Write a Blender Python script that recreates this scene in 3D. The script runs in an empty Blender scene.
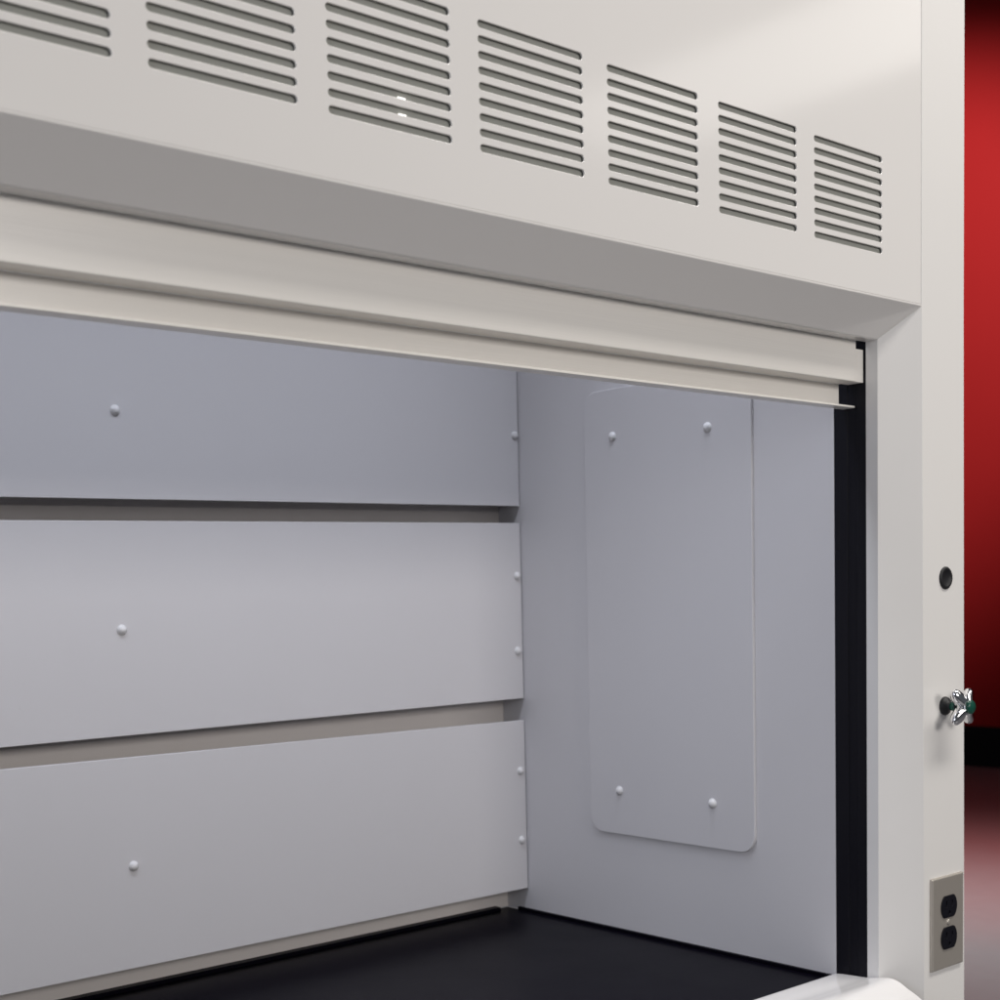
import bpy, bmesh, math
from mathutils import Vector, Matrix

scene = bpy.context.scene
C = scene.collection
MM = 0.001

# ------------------------------------------------------------------ materials
def new_mat(name):
    m = bpy.data.materials.new(name); m.use_nodes = True
    nt = m.node_tree
    return m, nt, nt.nodes['Principled BSDF']

def painted(name, col, rough, bump=0.0, bscale=900.0, mottle=0.03, spec=0.5, coat=0.0):
    """painted sheet: faint large mottling, roughness variation and orange peel"""
    m, nt, p = new_mat(name)
    N, L = nt.nodes, nt.links
    tc = N.new('ShaderNodeTexCoord')
    n1 = N.new('ShaderNodeTexNoise'); n1.inputs['Scale'].default_value = 3.5; n1.inputs['Detail'].default_value = 5
    L.new(tc.outputs['Object'], n1.inputs['Vector'])
    mp = N.new('ShaderNodeMapRange')
    mp.inputs['To Min'].default_value = 1 - mottle; mp.inputs['To Max'].default_value = 1 + mottle
    L.new(n1.outputs['Fac'], mp.inputs['Value'])
    mul = N.new('ShaderNodeVectorMath'); mul.operation = 'SCALE'
    mul.inputs[0].default_value = col
    L.new(mp.outputs['Result'], mul.inputs['Scale'])
    L.new(mul.outputs['Vector'], p.inputs['Base Color'])
    n2 = N.new('ShaderNodeTexNoise'); n2.inputs['Scale'].default_value = 14; n2.inputs['Detail'].default_value = 4
    L.new(tc.outputs['Object'], n2.inputs['Vector'])
    mr = N.new('ShaderNodeMapRange')
    mr.inputs['To Min'].default_value = rough * 0.85; mr.inputs['To Max'].default_value = rough * 1.15
    L.new(n2.outputs['Fac'], mr.inputs['Value']); L.new(mr.outputs['Result'], p.inputs['Roughness'])
    p.inputs['Specular IOR Level'].default_value = spec
    p.inputs['Coat Weight'].default_value = coat
    if bump:
        n3 = N.new('ShaderNodeTexNoise'); n3.inputs['Scale'].default_value = bscale; n3.inputs['Detail'].default_value = 2
        L.new(tc.outputs['Object'], n3.inputs['Vector'])
        b = N.new('ShaderNodeBump'); b.inputs['Strength'].default_value = bump; b.inputs['Distance'].default_value = 0.0006
        L.new(n3.outputs['Fac'], b.inputs['Height']); L.new(b.outputs['Normal'], p.inputs['Normal'])
    return m

def stretch(m, sc):
    # draws the noise of a material out along one axis, as fine streaks
    nt = m.node_tree
    tc = [n for n in nt.nodes if n.type == 'TEX_COORD'][0]
    mp = nt.nodes.new('ShaderNodeMapping'); mp.inputs['Scale'].default_value = sc
    tos = [l.to_socket for l in tc.outputs['Object'].links]
    nt.links.new(tc.outputs['Object'], mp.inputs['Vector'])
    for t in tos: nt.links.new(mp.outputs['Vector'], t)

def metal(name, col, rough, aniso_axis=None):
    m, nt, p = new_mat(name)
    N, L = nt.nodes, nt.links
    p.inputs['Metallic'].default_value = 1.0
    p.inputs['Base Color'].default_value = (*col, 1)
    p.inputs['Roughness'].default_value = rough
    if aniso_axis:
        tc = N.new('ShaderNodeTexCoord'); mp = N.new('ShaderNodeMapping')
        mp.inputs['Scale'].default_value = aniso_axis
        n = N.new('ShaderNodeTexNoise'); n.inputs['Scale'].default_value = 1.0; n.inputs['Detail'].default_value = 3
        L.new(tc.outputs['Object'], mp.inputs['Vector']); L.new(mp.outputs['Vector'], n.inputs['Vector'])
        mr = N.new('ShaderNodeMapRange'); mr.inputs['To Min'].default_value = rough * .75; mr.inputs['To Max'].default_value = rough * 1.3
        L.new(n.outputs['Fac'], mr.inputs['Value']); L.new(mr.outputs['Result'], p.inputs['Roughness'])
        b = N.new('ShaderNodeBump'); b.inputs['Strength'].default_value = .08; b.inputs['Distance'].default_value = .0003
        L.new(n.outputs['Fac'], b.inputs['Height']); L.new(b.outputs['Normal'], p.inputs['Normal'])
    return m

M_WHITE = painted('white_powder_coat', (.79, .77, .75), .10, .02, 700, .012)
M_SASH = painted('sash_paint', (.88, .85, .80), .30, .25, 700, .06)
[n for n in M_SASH.node_tree.nodes if n.type == 'TEX_NOISE'][0].inputs['Scale'].default_value = 90
stretch(M_SASH, (.012, 1, 1))
M_POST = painted('post_powder_coat', (.80, .785, .765), .34, .02, 700, .012)
M_LINER = painted('liner_panel', (.665, .655, .672), .42, .04, 500, .012, .35)
def scuffs(m, amount):
    # sparse faint smudges rubbed into the panel
    nt = m.node_tree; N, L = nt.nodes, nt.links; p = N['Principled BSDF']
    src = p.inputs['Base Color'].links[0].from_socket
    tc = N.new('ShaderNodeTexCoord')
    a = N.new('ShaderNodeTexNoise'); a.inputs['Scale'].default_value = 9; a.inputs['Detail'].default_value = 8; a.inputs['Roughness'].default_value = .7
    L.new(tc.outputs['Object'], a.inputs['Vector'])
    r = N.new('ShaderNodeMapRange'); r.inputs['From Min'].default_value = .66; r.inputs['From Max'].default_value = .76
    r.inputs['To Max'].default_value = amount
    L.new(a.outputs['Fac'], r.inputs['Value'])
    mix = N.new('ShaderNodeMix'); mix.data_type = 'RGBA'
    L.new(r.outputs['Result'], mix.inputs['Factor']); L.new(src, mix.inputs['A']); mix.inputs['B'].default_value = (.40, .39, .38, 1)
    L.new(mix.outputs['Result'], p.inputs['Base Color'])
scuffs(M_LINER, .3)
M_REAR = painted('rear_wall_grey', (.70, .66, .64), .5, .05, 500, .03, .3)
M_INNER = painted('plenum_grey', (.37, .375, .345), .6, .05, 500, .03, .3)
M_CAP = painted('nylon_cap', (.76, .755, .765), .45, 0, 500, .02)
M_EPOXY = painted('black_epoxy', (.004, .0035, .007), .3, .10, 260, .12, .12)
M_EPOXY.node_tree.nodes['Principled BSDF'].inputs['IOR'].default_value = 1.2
M_BLACK = painted('black_plastic', (.005, .005, .009), .5, .05, 500, .1, .2)
M_RUBBER = painted('black_rubber', (.012, .012, .014), .5, .1, 900, .1, .4)
M_GREEN = painted('green_plastic', (.006, .075, .05), .25, 0, 500, .05)
M_STEEL = metal('brushed_steel', (.56, .52, .465), .40, (30, 30, 2500))
M_STEEL.node_tree.nodes['Principled BSDF'].inputs['Metallic'].default_value = .65
M_CHROME = metal('chrome', (.82, .82, .83), .08)
M_RED = painted('red_wall_paint', (.215, .0085, .0092), .6, .1, 60, .03, .05)
M_SKIRT = painted('black_base_paint', (.006, .005, .006), .6, .05, 60, .05, .1)
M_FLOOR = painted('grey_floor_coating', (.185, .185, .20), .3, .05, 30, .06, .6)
def floor_red_bounce(m):
    # red wall's bounce on the floor, blended into the colour; plain grey coating elsewhere
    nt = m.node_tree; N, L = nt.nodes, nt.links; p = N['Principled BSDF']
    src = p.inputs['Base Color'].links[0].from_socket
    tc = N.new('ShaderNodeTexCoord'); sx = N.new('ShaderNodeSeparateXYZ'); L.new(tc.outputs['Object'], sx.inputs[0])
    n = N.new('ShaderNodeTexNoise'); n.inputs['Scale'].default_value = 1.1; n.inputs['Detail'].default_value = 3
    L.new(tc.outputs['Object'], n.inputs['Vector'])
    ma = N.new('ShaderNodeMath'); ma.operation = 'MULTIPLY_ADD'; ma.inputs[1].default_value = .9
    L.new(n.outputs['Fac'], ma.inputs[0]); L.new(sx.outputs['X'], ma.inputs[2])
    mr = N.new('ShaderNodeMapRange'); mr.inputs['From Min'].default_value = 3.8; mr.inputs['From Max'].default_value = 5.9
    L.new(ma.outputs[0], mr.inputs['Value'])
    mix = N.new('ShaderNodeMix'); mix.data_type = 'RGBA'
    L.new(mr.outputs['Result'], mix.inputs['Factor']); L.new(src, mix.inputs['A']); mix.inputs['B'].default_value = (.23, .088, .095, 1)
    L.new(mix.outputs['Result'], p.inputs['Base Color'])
floor_red_bounce(M_FLOOR)
M_CAB = painted('cabinet_paint', (.70, .69, .66), .35, .05, 600, .02)

m, nt, p = new_mat('glint_glow'); M_GLOW = m  # emission for the glints in the slots, no lamp behind them
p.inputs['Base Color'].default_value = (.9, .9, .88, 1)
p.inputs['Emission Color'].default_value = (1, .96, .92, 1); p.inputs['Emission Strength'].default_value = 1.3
m, nt, p = new_mat('sash_glass'); M_GLASS = m
p.inputs['Base Color'].default_value = (.95, .98, .97, 1); p.inputs['Roughness'].default_value = .03
p.inputs['Transmission Weight'].default_value = 1.0; p.inputs['IOR'].default_value = 1.45

# ------------------------------------------------------------------ helpers
def link(name, me, mat, parent=None, smooth=False):
    o = bpy.data.objects.new(name, me); C.objects.link(o)
    me.materials.clear(); me.materials.append(mat)
    if smooth:
        for f in me.polygons: f.use_smooth = True
    if parent is not None:
        o.parent = parent
        o.matrix_parent_inverse = parent.matrix_world.inverted()
    return o

def from_bm(name, bm, mat, parent=None, smooth=False):
    bmesh.ops.recalc_face_normals(bm, faces=bm.faces)
    me = bpy.data.meshes.new(name); bm.to_mesh(me); bm.free()
    return link(name, me, mat, parent, smooth)

def empty(name, loc):
    o = bpy.data.objects.new(name, None); C.objects.link(o); o.location = loc
    o.empty_display_size = .1
    bpy.context.view_layer.update()
    return o

def bevel(bm, w, seg=2, ang=20):
    es = [e for e in bm.edges if len(e.link_faces) == 2 and e.calc_face_angle(0) > math.radians(ang)]
    bmesh.ops.bevel(bm, geom=es, offset=w * MM, segments=seg, affect='EDGES', profile=.5, clamp_overlap=True)

def bm_box(bm, x0, x1, y0, y1, z0, z1):
    vs = [bm.verts.new(Vector((x, y, z)) * MM) for x in (x0, x1) for y in (y0, y1) for z in (z0, z1)]
    for f in ((0, 1, 3, 2), (4, 6, 7, 5), (0, 4, 5, 1), (2, 3, 7, 6), (0, 2, 6, 4), (1, 5, 7, 3)):
        bm.faces.new([vs[i] for i in f])
    return vs

def box(name, mat, parent, x0, x1, y0, y1, z0, z1, bw=0.6, seg=2):
    bm = bmesh.new(); bm_box(bm, x0, x1, y0, y1, z0, z1)
    if bw: bevel(bm, bw, seg)
    return from_bm(name, bm, mat, parent)

def prism_z(name, mat, parent, poly, z0, z1, bw=0.8, shear=None, seg=2):
    """poly in (x, y), extruded from z0 to z1"""
    bm = bmesh.new()
    a = [bm.verts.new(Vector((x, y, z0)) * MM) for x, y in poly]
    b = [bm.verts.new(Vector((x, y, z1)) * MM) for x, y in poly]
    n = len(poly)
    bm.faces.new(a); bm.faces.new(b)
    for i in range(n): bm.faces.new([a[i], a[(i + 1) % n], b[(i + 1) % n], b[i]])
    bmesh.ops.recalc_face_normals(bm, faces=bm.faces)
    if bw: bevel(bm, bw, seg)
    if shear:
        for k in range(1, 48):
            zc = z0 + (z1 - z0) * k / 48
            bmesh.ops.bisect_plane(bm, geom=bm.verts[:] + bm.edges[:] + bm.faces[:], plane_co=(0, 0, zc * MM), plane_no=(0, 0, 1))
        for v in bm.verts: shear(v)
    return from_bm(name, bm, mat, parent)

def prism_x(name, mat, parent, poly, xfun0, xfun1, bw=0.8, seg=2, smooth=False):
    """poly in (y, z) swept along x; xfun(y, z) gives each end"""
    bm = bmesh.new()
    a = [bm.verts.new(Vector((xfun0(y, z), y, z)) * MM) for y, z in poly]
    b = [bm.verts.new(Vector((xfun1(y, z), y, z)) * MM) for y, z in poly]
    n = len(poly)
    bm.faces.new(a); bm.faces.new(b)
    for i in range(n): bm.faces.new([a[i], a[(i + 1) % n], b[(i + 1) % n], b[i]])
    bmesh.ops.recalc_face_normals(bm, faces=bm.faces)
    if bw: bevel(bm, bw, seg)
    return from_bm(name, bm, mat, parent, smooth)

def lathe(bm, prof, centre, axis, seg=32):
    """prof: (radius, height) pairs in mm; axis unit vector; closed with caps when r == 0"""
    ax = Vector(axis).normalized()
    u = ax.orthogonal().normalized(); v = ax.cross(u)
    rings = []
    for r, h in prof:
        c = Vector(centre) + ax * h
        if r < 1e-6: rings.append([bm.verts.new(c * MM)])
        else: rings.append([bm.verts.new((c + (u * math.cos(t) + v * math.sin(t)) * r) * MM)
                            for t in [2 * math.pi * k / seg for k in range(seg)]])
    for A, B in zip(rings, rings[1:]):
        for k in range(seg):
            q = [A[k % len(A)], A[(k + 1) % len(A)], B[(k + 1) % len(B)], B[k % len(B)]]
            q2 = []
            for w in q:
                if w not in q2: q2.append(w)
            if len(q2) >= 3: bm.faces.new(q2)

def rrect(cx, cz, w, h, r, n=8):
    pts = []
    for sx, sz, a0 in ((1, 1, 0), (-1, 1, 90), (-1, -1, 180), (1, -1, 270)):
        for k in range(n + 1):
            a = math.radians(a0 + 90 * k / n)
            pts.append((cx + sx * (w / 2 - r) + r * math.cos(a), cz + sz * (h / 2 - r) + r * math.sin(a)))
    return pts

def sheet(name, mat, parent, outline, holes, to_world, thick, bev=0.0):
    """flat sheet with holes (filled 2D curve converted to a mesh); outline and holes in mm"""
    cu = bpy.data.curves.new(name, 'CURVE'); cu.dimensions = '2D'; cu.fill_mode = 'BOTH'
    for pts in [outline] + holes:
        s = cu.splines.new('POLY'); s.points.add(len(pts) - 1); s.use_cyclic_u = True
        for q, (a, b) in zip(s.points, pts): q.co = (a * MM, b * MM, 0, 1)
    cu.extrude = (thick / 2 - bev) * MM
    cu.bevel_depth = bev * MM; cu.bevel_resolution = 2; cu.offset = -bev * MM
    tmp = bpy.data.objects.new('tmp', cu); C.objects.link(tmp)
    dg = bpy.context.evaluated_depsgraph_get()
    me = bpy.data.meshes.new_from_object(tmp.evaluated_get(dg))
    me.name = name
    bpy.data.objects.remove(tmp); bpy.data.curves.remove(cu)
    me.transform(to_world)
    return link(name, me, mat, parent)

XZ = Matrix(((1, 0, 0, 0), (0, 0, 1, 0), (0, 1, 0, 0), (0, 0, 0, 1)))          # curve (x,y) -> world (x, z)
YZ = Matrix(((0, 0, 1, 0), (1, 0, 0, 0), (0, 1, 0, 0), (0, 0, 0, 1)))          # curve (x,y) -> world (y, z)

# ------------------------------------------------------------------ dimensions (mm); origin = lower right front corner of the fascia
A, D = 38.0, 34.0                 # chamfer of the opening
XW = -A                           # inner face of the right side wall
XL = -1646.0                      # mirror of x = 0 on the left
ZT, ZB = 900.0, -840.0
WT = -803.0                       # top of the work surface
BACK = 655.6
mx = lambda x: XL - x             # mirror

# ------------------------------------------------------------------ fume hood
hood = empty('fume_hood', (-.823, .35, -.803))
hood['label'] = 'white laboratory fume hood with slotted front panel, raised sash and pale panelled chamber'
hood['category'] = 'fume hood'

# fascia with rows of round-ended slots
def slot(x0, x1, zc, h=6.3, n=6):
    r = h / 2
    pts = []
    for c, a0 in ((x1 - r, -90), (x0 + r, 90)):
        for k in range(n + 1):
            a = math.radians(a0 + 180 * k / n)
            pts.append((c + r * math.cos(a), zc + r * math.sin(a)))
    return pts
groups = [(-204.0, -79.0, 150.3, 51.2), (-359.4, -234.0, 152.6, 52.5), (-515.3, -390.2, 153.6, 53.4),
          (-669.8, -546.6, 155.6, 54.1), (-824.0, -700.6, 156.6, 54.4), (-976.5, -852.5, 157.5, 55.2)]
for k in range(4): groups.append((-1128.0 - 154 * k, -1003.9 - 154 * k, 157.6, 55.3))
holes = []
for x0, x1, zt, zb in groups:
    for k in range(9): holes.append(slot(x0, x1, zt + (zb - zt) * k / 8))
fz = 2.0
sheet('front_panel', M_WHITE, hood, [(XL + .5, fz), (-1.3, fz), (-1.3, ZT), (XL + .5, ZT)], holes,
      Matrix.Translation((0, .0010, 0)) @ XZ, 2.0, 0.65)

# soffit: folded strip under the fascia, mitred into the posts
def arc(cy, cz, r, a0, a1, n=5):
    return [(cy + r * math.cos(math.radians(a0 + (a1 - a0) * k / n)), cz + r * math.sin(math.radians(a0 + (a1 - a0) * k / n))) for k in range(n + 1)]
outer = [(0.0, fz - .05)] + arc(2.2, .9, 2.2, 180, 227, 5)
outer += [(D - .6, -36.0), (D + 1.0, -36.9), (D + 2.5, -37.2), (50.0, -37.2)]
inner = [(50.0, -35.8), (D + 2.6, -35.8), (D + .6, -34.6), (3.2, 0.2), (2.0, fz - .05)]
mit = lambda y, z: -min(max(y, 0), D) * A / D - .35
prism_x('soffit', M_WHITE, hood, outer + inner, lambda y, z: mx(mit(y, z)), mit, 0)
# plenum sheet behind the slots, and the inside of the upper front
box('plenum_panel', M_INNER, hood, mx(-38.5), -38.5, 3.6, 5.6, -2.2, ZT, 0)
# light glints in the slots of one group, added as small glowing pieces
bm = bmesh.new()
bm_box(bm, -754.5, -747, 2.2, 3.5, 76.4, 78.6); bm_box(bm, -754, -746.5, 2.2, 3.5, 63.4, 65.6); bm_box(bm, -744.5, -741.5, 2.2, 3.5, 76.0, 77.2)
from_bm('slot_glints', bm, M_GLOW, hood)

# posts: flat front, chamfer and return
def lean(v):
    k = min(max(-v.co.z / .82, 0), 1)
    v.co.x += .0055 * k if v.co.y < .02 else 0
post_poly = [(.9, 0), (91, 0), (91, 50), (XW, 50), (XW, D)]
rp = prism_z('corner_post', M_POST, hood, post_poly, ZB, ZT, .2, lean)
prism_z('corner_post', M_POST, hood, [(mx(x), y) for x, y in reversed(post_poly)], ZB, ZT, .9)
box('side_panel', M_WHITE, hood, 88, 91, 50.3, 760, ZB, ZT)
box('side_panel', M_WHITE, hood, mx(91), mx(88), 50.3, 760, ZB, ZT)
# black sash tracks with two grooves
track = [(XW + .3, 50.4), (XW + .3, 62), (XW + 2, 62.5), (XW + 2, 76), (XW + .3, 76.5), (XW + .3, 94.6), (-20, 94.6), (-20, 50.4)]
prism_z('sash_track', M_BLACK, hood, track, WT + .5, 600, .4)
prism_z('sash_track', M_BLACK, hood, [(mx(x), y) for x, y in reversed(track)], WT + .5, 600, .4)
# chamber liners
box('side_liner', M_LINER, hood, XW, -32, 95.0, 712, WT + .5, 520, .5)
box('side_liner', M_LINER, hood, mx(-32), mx(XW), 95.0, 712, WT + .5, 520, .5)
box('rear_liner', M_REAR, hood, mx(XW - .4), XW - .4, 704, 712, WT + .5, 520, 0)
box('roof_liner', M_LINER, hood, mx(XW - .4), XW - .4, 50, 703.5, 514, 520, 0)

# baffle panels on the rear, with their screw caps
def cap(name, c, axis, r, parent, h=5.0):
    bm = bmesh.new()
    prof = [(r * 1.28, 0.05), (r * 1.28, .9), (r * 1.02, 1.3)] + \
           [(r * math.cos(t), 1.3 + (h - 1.3) * math.sin(t)) for t in [math.radians(6 + 78 * k / 7) for k in range(8)]] + [(0, h)]
    lathe(bm, prof, c, axis, 28)
    return from_bm(name, bm, M_CAP, parent, True)
xl_, xr_ = mx(-39.6), -39.6
def baffle(tl, tr, bl, br, caps):
    """heights of the top and bottom edge measured at x = -840 and x = -38"""
    lin = lambda a, b, x: b + (a - b) * (x + 38) / (-840 + 38)
    bm = bmesh.new()
    q = [(xl_, lin(bl, br, xl_)), (xr_, lin(bl, br, xr_)), (xr_, lin(tl, tr, xr_)), (xl_, lin(tl, tr, xl_))]
    f = [bm.verts.new(Vector((x, BACK, z)) * MM) for x, z in q]
    b = [bm.verts.new(Vector((x, BACK + 6, z)) * MM) for x, z in q]
    bm.faces.new(f); bm.faces.new(b)
    for i in range(4): bm.faces.new([f[i], f[(i + 1) % 4], b[(i + 1) % 4], b[i]])
    bmesh.ops.recalc_face_normals(bm, faces=bm.faces); bevel(bm, .7, 2)
    o = from_bm('baffle_panel', bm, M_LINER, hood)
    for x, z in caps: cap('screw_cap', (x, BACK, z), (0, -1, 0), 5.0, o)
    return o
baffle(500, 500, -197.6, -188.6, [(-686, -91), (-46.5, -85)])
baffle(-223.6, -213.6, -481.0, -476.4, [(-690, -352), (-47.5, -292.5), (-49.5, -404.6)])
baffle(-506.0, -509.6, -766.0, -767.2, [(-688.5, -640), (-50.2, -586), (-50, -691.8)])

# access panel on the side wall
acc = sheet('access_panel', M_LINER, hood, rrect((216 + 513) / 2, (-41 - 661.5) / 2, 297, 620.5, 24), [],
            Matrix.Translation(((XW - 2.6) * MM, 0, 0)) @ YZ, 5.0, .6)
for y, z in ((457, -106), (286.5, -111), (455, -599.5), (285.3, -601.8)):
    cap('screw_cap', (XW - 5.1, y, z), (-1, 0, 0), 5.2, acc, 5.4)

# sash raised behind the fascia
sash_x0, sash_x1 = mx(-54.5), -54.5
upper = [(52, -20), (52, -83.2), (52.8, -84), (76.5, -84), (76.5, -20)]
sash = prism_x('sash', M_SASH, hood, upper, lambda y, z: sash_x0, lambda y, z: sash_x1, .8, 3)
low = [(76, -84.1), (76, -108.6), (80, -108.6), (80, -84.1)]
prism_x('lower_rail', M_SASH, sash, low, lambda y, z: mx(-54.5), lambda y, z: -54.5, .3)
lip = [(65, -111.0), (65, -109.2), (66, -108.7), (82, -108.7), (82, -111.4), (66, -111.4)]
prism_x('finger_lip', M_SASH, sash, lip, lambda y, z: mx(-38.3), lambda y, z: -38.3, .3)
for s in (0, 1):
    x0, x1 = (-54.2, -38.6) if s else (mx(-38.6), mx(-54.2))
    box('end_cap', M_SASH, sash, x0, x1, 53.2, 74, -83.6, -46, .6)
box('glass_pane', M_GLASS, sash, mx(-60), -60, 68, 74, -19.5, 480, 0)

# airfoil sill along the front of the work surface
def smooth_profile(pts, n=5):
    out = []
    for i in range(len(pts) - 1):
        p0 = Vector(pts[max(i - 1, 0)]); p1 = Vector(pts[i]); p2 = Vector(pts[i + 1]); p3 = Vector(pts[min(i + 2, len(pts) - 1)])
        for k in range(n):
            t = k / n
            out.append(tuple(.5 * ((2 * p1) + (p2 - p0) * t + (2 * p0 - 5 * p1 + 4 * p2 - p3) * t * t + (3 * p1 - p0 - 3 * p2 + p3) * t ** 3)))
    out.append(tuple(pts[-1])); return out
top = smooth_profile([(98, -798.5), (94, -796), (75, -794.3), (53, -793), (35, -790.2), (18, -787.6), (6, -789.5), (-8, -796.5), (-25, -805), (-48, -822), (-60, -842)])
bot = [(y - .3, z - 2.2) for y, z in reversed(top)]
sill = prism_x('airfoil_sill', M_WHITE, hood, top + bot, lambda y, z: mx(XW - 1.2), lambda y, z: XW - 1.2, 0, smooth=False)

# hole plug, outlet and gas valve on the right post
HX = 51.5
bm = bmesh.new(); lathe(bm, [(13.6, 0), (13.6, 1.0), (12.4, 2.2), (9.6, 2.6), (9.0, 1.7), (0, 1.5)], (HX, -.05, -313.5), (0, -1, 0), 40)
from_bm('hole_plug', bm, M_RUBBER, hood, True)

ox, oz = 53.4, -731.5
bm = bmesh.new()
f0 = [(ox - 35, oz - 57), (ox + 35, oz - 57), (ox + 35, oz + 57), (ox - 35, oz + 57)]
i_ = 1.6
loops = [[(x, -.1, z) for x, z in f0],
         [(x, -2.6, z) for x, z in f0],
         [(x + (i_ if x < ox else -i_), -4.0, z + (i_ if z < oz else -i_)) for x, z in f0]]
rings = [[bm.verts.new(Vector(q) * MM) for q in lp] for lp in loops]
bm.faces.new(rings[0]); bm.faces.new(rings[2])
for a, b in zip(rings, rings[1:]):
    for i in range(4): bm.faces.new([a[i], a[(i + 1) % 4], b[(i + 1) % 4], b[i]])
bmesh.ops.recalc_face_normals(bm, faces=bm.faces); bevel(bm, .7, 3, 15)
plate = from_bm('outlet_plate', bm, M_STEEL, hood)
for dz in (19.3, -19.3):
    R = 17.2; flat = 13.6
    pts = []
    for k in range(72):
        a = 2 * math.pi * k / 72
        pts.append((ox + R * math.cos(a), oz + dz + max(-flat, min(flat, R * math.sin(a)))))
    hl = [[(ox - 6.4 + a * 1.0, oz + dz + 3.5 + b * 4.2) for a, b in ((-1, -1), (1, -1), (1, 1), (-1, 1))],
          [(ox + 6.4 + a * 1.0, oz + dz + 3.5 + b * 3.5) for a, b in ((-1, -1), (1, -1), (1, 1), (-1, 1))],
          [(ox + 2.5 * math.cos(t), oz + dz - 7.5 + 2.5 * math.sin(t)) for t in [2 * math.pi * k / 16 for k in range(16)]]]
    rc = sheet('receptacle', M_BLACK, plate, pts, hl, Matrix.Translation((0, -.0046, 0)) @ XZ, 2.0, .4)
    bm = bmesh.new(); bm.from_mesh(rc.data)          # dark back of the slots
    inner_ = [(ox + (x - ox) * .93, oz + dz + (z - oz - dz) * .93) for x, z in pts]
    bm.faces.new([bm.verts.new(Vector((x, -4.2, z)) * MM) for x, z in inner_])
    bm.to_mesh(rc.data); bm.free()
bm = bmesh.new(); lathe(bm, [(3.6, 4.02), (3.6, 4.6), (2.6, 5.3), (0, 5.6)], (ox, 0, oz), (0, -1, 0), 24)
from_bm('plate_screw', bm, M_STEEL, plate, True)

VX, VZ = 50.0, -467.0
bm = bmesh.new()
lathe(bm, [(0, -.1), (11.2, -.1), (11.4, 1.5), (10.2, 4), (7.0, 6), (5.0, 8), (4.6, 16), (0, 16)], (VX, 0, VZ), (0, -1, 0), 36)
valve = from_bm('gas_valve', bm, M_RUBBER, hood, True)
bm = bmesh.new(); lathe(bm, [(0, 10.2), (5.6, 10.2), (5.8, 15.5), (0, 15.8)], (VX, 0, VZ), (0, -1, 0), 24)
from_bm('valve_collar', bm, M_GREEN, valve, True)
# four-armed chrome handle: one surface, arms swept out of a hub
bm = bmesh.new()
nseg = 128
def hr(t, w):
    c = abs(math.cos(2 * (t - math.radians(45)) ))
    lobe = max(0.0, math.cos(4 * (t - math.radians(45))))
    base = 8.8 + 19.5 * (0.5 + 0.5 * math.cos(4 * (t - math.radians(45)))) ** .85
    return base * w
prof = [(.0, 17.5), (.45, 17.5), (.86, 20.5), (.97, 23), (1.0, 25.5), (.97, 28), (.86, 30.2), (.55, 31.5), (.36, 33.5), (.0, 33.8)]
rr = []
for w, h in prof:
    if w == 0: rr.append([bm.verts.new(Vector((VX, -h, VZ)) * MM)]); continue
    ring = []
    for k in range(nseg):
        t = 2 * math.pi * k / nseg + math.radians(4)
        r = hr(t, w) if w > .4 else 8.2
        # arms bend back a little towards the post at their tips
        hh = h - .10 * max(0, r - 9)
        ring.append(bm.verts.new(Vector((VX + r * math.cos(t), -hh, VZ + r * math.sin(t))) * MM))
    rr.append(ring)
for a, b in zip(rr, rr[1:]):
    for k in range(nseg):
        q = []
        for w in (a[k % len(a)], a[(k + 1) % len(a)], b[(k + 1) % len(b)], b[k % len(b)]):
            if w not in q: q.append(w)
        bm.faces.new(q)
from_bm('cross_handle', bm, M_CHROME, valve, True)
bm = bmesh.new(); lathe(bm, [(0, 33.2), (8.3, 33.2), (8.3, 36.0), (7.2, 37.4), (0, 37.8)], (VX, 0, VZ), (0, -1, 0), 32)
from_bm('index_button', bm, M_GREEN, valve, True)

# ------------------------------------------------------------------ black work surface
ws = empty('work_surface', (-.823, .35, -.84))
ws['label'] = 'shiny black work surface on the floor of the hood chamber'
ws['category'] = 'work surface'
box('epoxy_slab', M_EPOXY, ws, XL + 41, -41, -20, 702, WT - 34, WT, 1.0)
# raised edges where the surface meets the walls, stopping short of the corner
box('raised_edge', M_EPOXY, ws, XL + 60, -66, 690, 703, WT + .05, WT + 5, 1.5)
box('raised_edge', M_EPOXY, ws, XW - 5, XW - .3, 100, 676, WT + .05, WT + 4.5, 1.2)

# ------------------------------------------------------------------ base cabinet that carries them
cab = empty('base_cabinet', (-.823, .35, -1.715))
cab['label'] = 'white base cabinet under the fume hood'
cab['category'] = 'cabinet'
box('carcass', M_CAB, cab, XL - 85, 85, 40, 750, -1714.5, -841, 2)
for k in range(4):
    x0 = XL - 83 + k * 453.5
    box('door', M_CAB, cab, x0 + 2, x0 + 451, 18, 39.5, -1600, -850, 2)

# ------------------------------------------------------------------ room
def plane_box(name, mat, x0, x1, y0, y1, z0, z1, parent=None):
    return box(name, mat, parent, x0, x1, y0, y1, z0, z1, 0)
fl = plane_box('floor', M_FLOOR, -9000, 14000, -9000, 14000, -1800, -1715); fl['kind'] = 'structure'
wall = empty('partition_wall', (8.55, 3, -1.715))
wall['label'] = 'red painted wall in the background, right of the white hood'
wall['category'] = 'wall'
plane_box('wall_face', M_RED, 8500, 8600, -2000, 9000, -1400, 5200, wall)
plane_box('skirting', M_SKIRT, 8490, 8610, -2000, 9000, -1714.5, -1401, wall)

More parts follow.
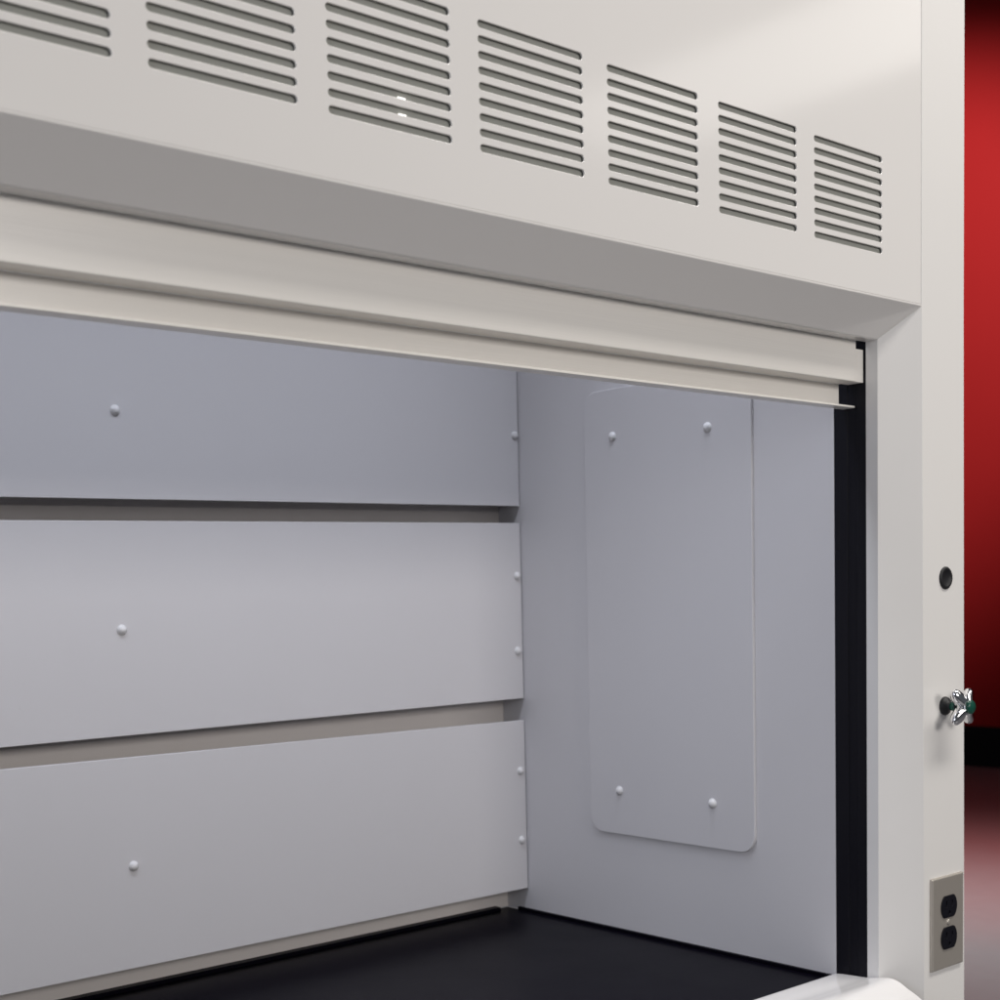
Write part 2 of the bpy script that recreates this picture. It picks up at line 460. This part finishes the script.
# ------------------------------------------------------------------ lights
def area(name, loc, target, sx, sy, power, col, spread=180):
    l = bpy.data.lights.new(name, 'AREA'); l.shape = 'RECTANGLE'; l.size = sx; l.size_y = sy
    l.energy = power; l.color = col; l.spread = math.radians(spread)
    o = bpy.data.objects.new(name, l); C.objects.link(o); o.location = loc
    d = Vector(target) - Vector(loc)
    o.rotation_euler = d.to_track_quat('-Z', 'Y').to_euler()
    return o
WARM = (1.0, .962, .91)
area('ceiling_light', (2.68, -2.1, 1.5), (2.68, -2.1, 0), .72, 2.2, 9, WARM)
area('ceiling_light', (.9, -1.3, 2.0), (.9, -1.3, 0), 3.0, .5, 70, WARM)
area('ceiling_light', (4.1, 2.4, 2.4), (4.1, 2.4, 0), 1.4, 1.4, 46, WARM, 66)
area('front_fill_light', (-.2, -4.5, .85), (-.2, 0, -.3), 1.8, 1.1, 34, (1.0, .95, .91), 120)  # added front fill with no seen source, brightens chamber and sash
area('side_fill_light', (-4.8, -1.5, .5), (0, .3, -.4), 1.6, 1.6, 15, (.87, .90, 1.0), 120)  # added fill from the left, lifts the side wall and post return
area('hood_light', (-.80, .24, .505), (-.80, .26, 0), 1.5, .14, 4.9, (.85, .885, 1.0), 118)
sp = bpy.data.lights.new('wall_spot', 'SPOT'); sp.energy = 1100; sp.spot_size = math.radians(70); sp.spot_blend = .75
sp.color = (1, .93, .88); sp.shadow_soft_size = .1
so = bpy.data.objects.new('wall_spot', sp); C.objects.link(so); so.location = (5.0, 4.4, 3.2)
so.rotation_euler = (Vector((8.5, 5.5, 1.85)) - so.location).to_track_quat('-Z', 'Y').to_euler()

w = bpy.data.worlds.new('World'); scene.world = w; w.use_nodes = True
bg = w.node_tree.nodes['Background']
bg.inputs['Color'].default_value = (.86, .92, 1.0, 1); bg.inputs['Strength'].default_value = .09

# ------------------------------------------------------------------ camera (solved from the photograph)
cam = bpy.data.cameras.new('camera'); co = bpy.data.objects.new('camera', cam); C.objects.link(co)
r2 = Vector((0.7502228154835153, -0.6607558765871225, -0.023820131896576825))
u2 = Vector((0.0718095858365059, 0.04561353295165485, 0.9963748235446627))
fw = Vector((0.657273999569416, 0.7492136392026318, -0.0816689189518993))
loc = Vector((-1477.361340015973, -928.0424989866617, -324.4833211935919)) * MM
co.matrix_world = Matrix(((r2.x, u2.x, -fw.x, loc.x), (r2.y, u2.y, -fw.y, loc.y), (r2.z, u2.z, -fw.z, loc.z), (0, 0, 0, 1)))
cam.sensor_width = 36; cam.sensor_fit = 'HORIZONTAL'
cam.lens = 1418.3445 / 1000 * 36
cam.shift_y = (714.125 - 500) / 1000
cam.clip_start = .05; cam.clip_end = 100
cam.dof.use_dof = True; cam.dof.focus_distance = 1.55; cam.dof.aperture_fstop = 9
scene.camera = co

scene.view_settings.view_transform = 'Standard'; scene.view_settings.look = 'None'
scene.view_settings.exposure = 0; scene.view_settings.gamma = 1
scene.view_settings.use_curve_mapping = False
